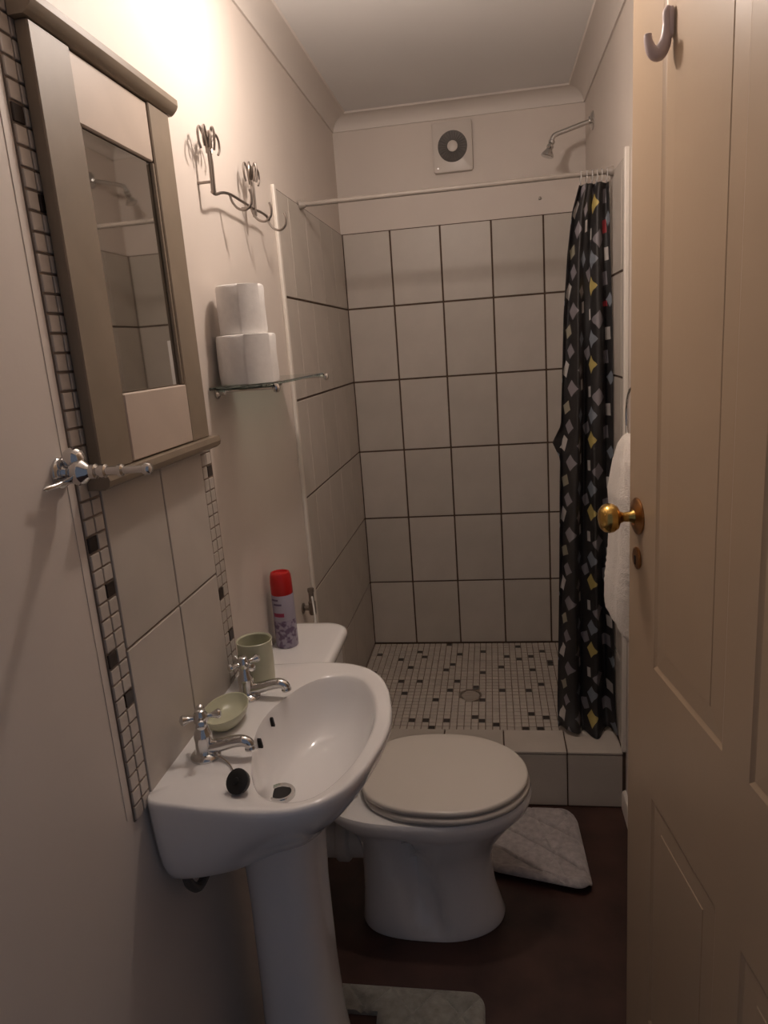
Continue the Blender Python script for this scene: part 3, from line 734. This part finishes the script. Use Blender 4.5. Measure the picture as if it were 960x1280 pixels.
def flower(yb, zb, zt, w):
    st = part('stem', join(tube([(RX, yb, zb - .002), (RX + .001, yb + .002, (zb + zt) / 2), (RX, yb + .004, zt - .03)], .0032, 8), tube([(RX + .004, yb + .004, zb), (RX + .005, yb + .005, (zb + zt) / 2), (RX + .003, yb + .006, zt - .03)], .0026, 8), tube([(.0005, yb, zb + .02), (RX, yb, zb + .02)], .003, 8)), 'wire', hr_, HO)
    c = Vector((RX, yb + .005, zt - .032))
    for dy, up, dx in ((-1, 1, .008), (-.62, 1.1, -.006), (-.3, .85, .010), (.02, 1.15, .012), (.35, .85, -.008), (.65, 1.1, -.004), (1, 1, .006)):
        pts = [c, c + Vector((dx * .5, dy * w * .35, up * .018)), c + Vector((dx, dy * w * .75, up * .034)), c + Vector((dx * 1.3, dy * w * 1.05, up * .026)), c + Vector((dx * 1.2, dy * w * 1.12, up * .008)), c + Vector((dx * 1.0, dy * w * .92, -.004))]
        part('petal', tube(smooth_path(pts, 5), .0026, 8), 'wire', st, HO)
flower(-1.505, 1.884, 2.000, .042)
flower(-1.236, 1.880, 1.992, .038)

# ------------------------------------------------------------------ glass shelf and paper rolls
SZ = 1.4905
sh = empty('glass_shelf', (.065, -1.32, SZ), 'glass shelf on small chrome brackets on the left wall', 'shelf')
SO = sh.location.copy()
box('shelf_glass', (.003, -1.592, SZ - .006), (.128, -1.070, SZ), 'glass', sh, .0012, off=SO)
for yy in (-1.545, -1.072):
    br = part('bracket', join(lathe([(.0135, .0005), (.0135, .004), (.010, .007), (.0065, .009), (.0065, .020), (.001, .0205)], 20, 'X', (0, yy, SZ - .014)), tube([(.010, yy, SZ - .0115), (.06, yy, SZ - .0105), (.128, yy, SZ - .0105)], .0036, 10)), 'chrome', sh, SO)
    part('bracket_ball', lathe([(.001, 0), (.006, .002), (.0085, .008), (.0085, .012), (.006, .018), (.001, .020)], 16, origin=(.134, yy, SZ - .0215)), 'chrome', br, SO)
def roll(loc, r, h, label, seed):
    t = empty('toilet_roll', loc, label, 'toilet roll', 'toilet rolls on the glass shelf')
    rn = random.Random(seed); seg = 48
    prof = [(.021, .001), (r - .003, .0), (r - .0005, .002), (r, .006), (r * 1.004, h * .3), (r, h * .6), (r * 1.003, h - .006), (r - .001, h - .002), (r - .004, h), (r * .7, h - .001), (.022, h), (.021, h - .002), (.021, .001)]
    rings = []
    for q, (rad_, z) in enumerate(prof):
        rings.append([((rad_ + (.0008 * math.sin(5 * a + z * 60) if 2 < q < 8 else 0)) * math.cos(a), (rad_ + (.0008 * math.sin(5 * a + z * 60) if 2 < q < 8 else 0)) * math.sin(a), z) for a in [2 * math.pi * j / seg for j in range(seg)]])
    part('paper', loft(rings, False, False), 'paper', t)
    part('cardboard_core', loft([[(.0205 * math.cos(a), .0205 * math.sin(a), z) for a in [2 * math.pi * j / 24 for j in range(24)]] for z in (.0005, h - .001)] , False, False), 'core', t)
    # loose end of the sheet
    w = [(r + .0012 + .004 * max(0, k / 10 - .6)) for k in range(11)]
    ar = [math.radians(-75 + 5 * k) for k in range(11)]
    part('loose_sheet', loft([[(w[k] * math.cos(ar[k]), w[k] * math.sin(ar[k]), z) for k in range(11)] + [((w[k] + .0006) * math.cos(ar[k]), (w[k] + .0006) * math.sin(ar[k]), z) for k in range(10, -1, -1)] for z in (.001, h - .001)]), 'paper', t)
    return t
roll((.0685, -1.515, SZ + .0003), .0635, .103, 'wide white toilet roll standing directly on the glass shelf', 1)
roll((.0660, -1.512, SZ + .1036), .0505, .101, 'narrower white toilet roll stacked on top of the other roll', 2)

# ------------------------------------------------------------------ extractor fan on the back wall
fx, fz = .4725, 2.284
fan = empty('extractor_fan', (fx, YB, fz), 'square white extractor fan with a round grille high on the back wall', 'fan')
rr = lambda k, d: [(a * k, -d, b_ * k) for a, b_ in rounded_rect(-.077, .077, -.092, .092, .010, 4)]
part('cover_plate', loft([rr(1, .0003), rr(1, .014), rr(.985, .019), rr(.95, .0205)]), 'fanplate', fan)
def yring(r, d, n=40): return [(r * math.cos(2 * math.pi * j / n), -d, r * math.sin(2 * math.pi * j / n)) for j in range(n)]
part('grille_recess', loft([yring(.057, .0207), yring(.056, .0225), yring(.053, .0215), yring(.001, .0213)]), 'grey', fan)
for k in range(28):
    a = 2 * math.pi * k / 28; d = Vector((math.cos(a), 0, math.sin(a)))
    part('grille_slat', tube([d * .019 + Vector((0, -.0245, 0)), d * .054 + Vector((0, -.0235, 0))], .0016, 6), 'grey', fan)
part('hub', loft([yring(.020, .0215), yring(.020, .0265), yring(.017, .0285), yring(.001, .029)]), 'fanplate', fan)
part('chrome_dot', lathe([(.003, 0), (.003, .0015), (.001, .002)], 10, 'Y', (-.060, -.0222, -.075)), 'chrome', fan)  # tiny chrome dot near the plate's lower left corner

# ------------------------------------------------------------------ shower arm and head on the right wall
SHY = -.20
sa = empty('wall_shower', (XR, SHY, 2.262), 'chrome shower head on a bent arm high on the right wall', 'shower')
S0 = sa.location.copy()
part('flange', lathe([(.031, .0005), (.031, .003), (.026, .008), (.014, .012), (.012, .016)], 28, '-X', (XR, SHY, 2.268)), 'chrome', sa, S0)
ap = smooth_path([(XR - .002, SHY, 2.268), (.93, SHY, 2.258), (.885, SHY - .002, 2.246), (.848, SHY - .004, 2.236), (.836, SHY - .005, 2.228), (.832, SHY - .005, 2.214)], 5)
part('arm', tube(ap, .0082, 14), 'chrome', sa, S0)
hv, hf = lathe([(.009, .002), (.0115, 0), (.0115, -.008), (.009, -.011), (.012, -.016), (.013, -.022), (.010, -.027), (.016, -.036), (.022, -.046), (.0235, -.052), (.021, -.054), (.001, -.054)], 24)
Hm = Matrix.Translation((.832, SHY - .005, 2.216)) @ Matrix.Rotation(math.radians(20), 4, 'Y')
part('spray_head', ([Hm @ Vector(p) for p in hv], hf), 'chrome', sa, S0)
nl = empty('wall_screw', (.801, YB, 2.066), 'small screw left in the back wall below the shower head', 'screw')
part('screw_head', lathe([(.0055, -.001), (.0055, -.009), (.004, -.011), (.001, -.0115)], 12, 'Y'), 'wire', nl)

# ------------------------------------------------------------------ shower rod, rings, curtain
RY, RZ = -.672, 2.004
rod = empty('shower_rod', (.49, RY, RZ), 'pale shower curtain rod spanning the shower from wall to wall', 'rod')
ro = rod.location.copy()
part('bar', lathe([(.0078, TXL + .004), (.0078, TXR - .002)], 16, 'X', (0, RY, RZ)), 'rod', rod, ro)
for x, ax in ((TXL + .0003, 'X'), (XR - .0093, '-X')):
    part('socket', lathe([(.0145, 0), (.0145, .005), (.0125, .008), (.0105, .018), (.0085, .020)], 24, ax, (x, RY, RZ)), 'rod', rod, ro)
def curtain():
    NU, NV = 260, 110
    tops = [(1.982, .866), (1.90, .842), (1.78, .826), (1.60, .812), (1.40, .804), (1.08, .790), (.70, .780), (.35, .770), (.225, .766), (.2085, .766)]
    def xl(z):
        for (z0, x0), (z1, x1) in zip(tops, tops[1:]):
            if z <= z0 and z >= z1: return x0 + (x1 - x0) * (z0 - z) / (z0 - z1)
        return tops[0][1] if z > tops[0][0] else tops[-1][1]
    V, F, UV = [], [], []
    folds = 2.5
    for j in range(NV + 1):
        v = j / NV; z = 1.975 - v * (1.975 - .209)
        xr = .953 + .010 * min(1, v * 4); x0 = xl(z) + .004
        # the corner of the hem sticks out at hip height
        flap = .026 * max(0, 1 - abs(z - 1.205) / .055)
        amp = .013 + .014 * min(1, v * 3)
        yc_ = -.675 - .055 * v ** 1.3
        if v > .93: yc_ -= .045 * ((v - .93) / .07) ** 2
        for i in range(NU + 1):
            u = i / NU
            w_ = u + .012 * math.sin(7 * u * math.pi + 2 * z)
            x = x0 + (xr - x0) * w_ - (flap * max(0, 1 - u / .03))
            ph = 2 * math.pi * folds * u + .35 * math.sin(2.1 * z + 1) + .5
            y = yc_ + amp * math.sin(ph) * (1 - .25 * math.sin(5 * u + 3 * z)) + .005 * math.sin(9 * u * math.pi + 6 * z)
            zz = z + (.012 * math.sin(ph * .5) * max(0, (v - .9) / .1)) + (.03 * max(0, (v - .93) / .07) * (1 - u) * .3)
            if v > .985: zz = max(zz, .2085)
            V.append((x, y, max(zz, .2085))); UV.append((u, z))
    jm = NV // 2 * (NU + 1); al = [0.0]          # arc length of a middle row gives the cloth's own width coordinate
    for i in range(NU): al.append(al[-1] + (Vector(V[jm + i + 1]) - Vector(V[jm + i])).length)
    UV = [(al[round(u * NU)], z) for u, z in UV]
    for j in range(NV):
        for i in range(NU):
            a = j * (NU + 1) + i; F.append((a, a + 1, a + NU + 2, a + NU + 1))
    me = bpy.data.meshes.new('curtain_cloth'); me.from_pydata(V, [], F)
    uvl = me.uv_layers.new(name='UVMap')
    for lp in me.loops: uvl.data[lp.index].uv = UV[lp.vertex_index]
    root = empty('shower_curtain', (.87, -.70, .208), 'black shower curtain printed with coloured squares, bunched at the right end of its rod', 'shower curtain')
    o = link('curtain_cloth', me, 'curtain', None, True)
    for v_ in me.vertices: v_.co -= root.location
    o.parent = root
    sm = o.modifiers.new('thickness', 'SOLIDIFY'); sm.thickness = .0014
    for k in range(6):
        x = .872 + k * .0155
        rv = tube([(x + .002 * math.sin(k), RY + .0155 * math.cos(a), RZ - .0095 + .019 * math.sin(a)) for a in [2 * math.pi * q / 20 for q in range(20)]], .0013, 6, True)
        part('curtain_ring', rv, 'clear', root, root.location)
curtain()

# ------------------------------------------------------------------ towel ring and towel on the right wall
tr = empty('towel_ring', (XR, -1.20, 1.405), 'chrome towel ring on the right wall behind the open door', 'towel ring')
tro = tr.location.copy()
part('wall_mount', lathe([(.020, .0005), (.020, .005), (.014, .009), (.009, .012), (.009, .040), (.012, .043), (.012, .050), (.003, .053)], 22, '-X', (XR, -1.20, 1.405)), 'chrome', tr, tro)
RC = Vector((XR - .049, -1.20, 1.405 - .078))
part('ring', tube([RC + Vector((-.012 * math.sin(a) * 0 , .078 * math.cos(a), .078 * math.sin(a))) for a in [2 * math.pi * q / 40 for q in range(40)]], .0034, 10, True), 'chrome', tr, tro)
# towel: folded over the bottom of the ring
tw = empty('hand_towel', (.91, -1.20, .80), 'white hand towel hanging from the towel ring behind the door', 'towel')
two = tw.location.copy()
prof = [(1.283, .906, .934, -1.150, -1.235), (1.265, .895, .938, -1.138, -1.250), (1.225, .884, .940, -1.126, -1.270), (1.15, .873, .942, -1.112, -1.290), (1.08, .878, .943, -1.108, -1.300), (.98, .873, .944, -1.104, -1.305), (.91, .866, .944, -1.102, -1.308), (.85, .865, .943, -1.102, -1.308), (.815, .866, .943, -1.103, -1.307), (.788, .868, .943, -1.104, -1.306), (.782, .872, .941, -1.107, -1.303)]
rings = []
fine = []
for (a, b_) in zip(prof, prof[1:]):
    nseg = max(2, int((a[0] - b_[0]) / .008))
    for k in range(nseg): fine.append([a[q] + (b_[q] - a[q]) * k / nseg for q in range(5)])
fine.append(list(prof[-1]))
for z, x0, x1, ya, yb in fine:
    ring = []
    rib = .0010 * math.sin(z * 420) if .90 < z < 1.0 else 0
    for j in range(56):
        a = 2 * math.pi * j / 56; c, s = math.cos(a), math.sin(a)
        cx, cy = (x0 + x1) / 2, (ya + yb) / 2
        r_ = 1 + (.05 * math.sin(4 * a + 3 * z) + .035 * math.sin(11 * a + 2 * z)) * min(1, (1.30 - z) / .12) + rib / .03
        ring.append((min(XR - .004, cx + (x1 - x0) / 2 * math.copysign(abs(c) ** .75, c) * r_), cy + (ya - yb) / 2 * math.copysign(abs(s) ** .75, s) * (1 + rib / .05), z + (.042 * max(-.35, min(1, (.905 - cx - (x1 - x0) / 2 * c) / .038)) * max(0, (.86 - z) / .075) if z < .86 else 0)))
    rings.append(ring)
top = fine[0]
rings.insert(0, [(p[0] * .5 + .46, p[1] * .6 - 1.1925 * .4, 1.290) for p in rings[0]])
part('towel_cloth', loft(rings), 'towel', tw, two, 80)
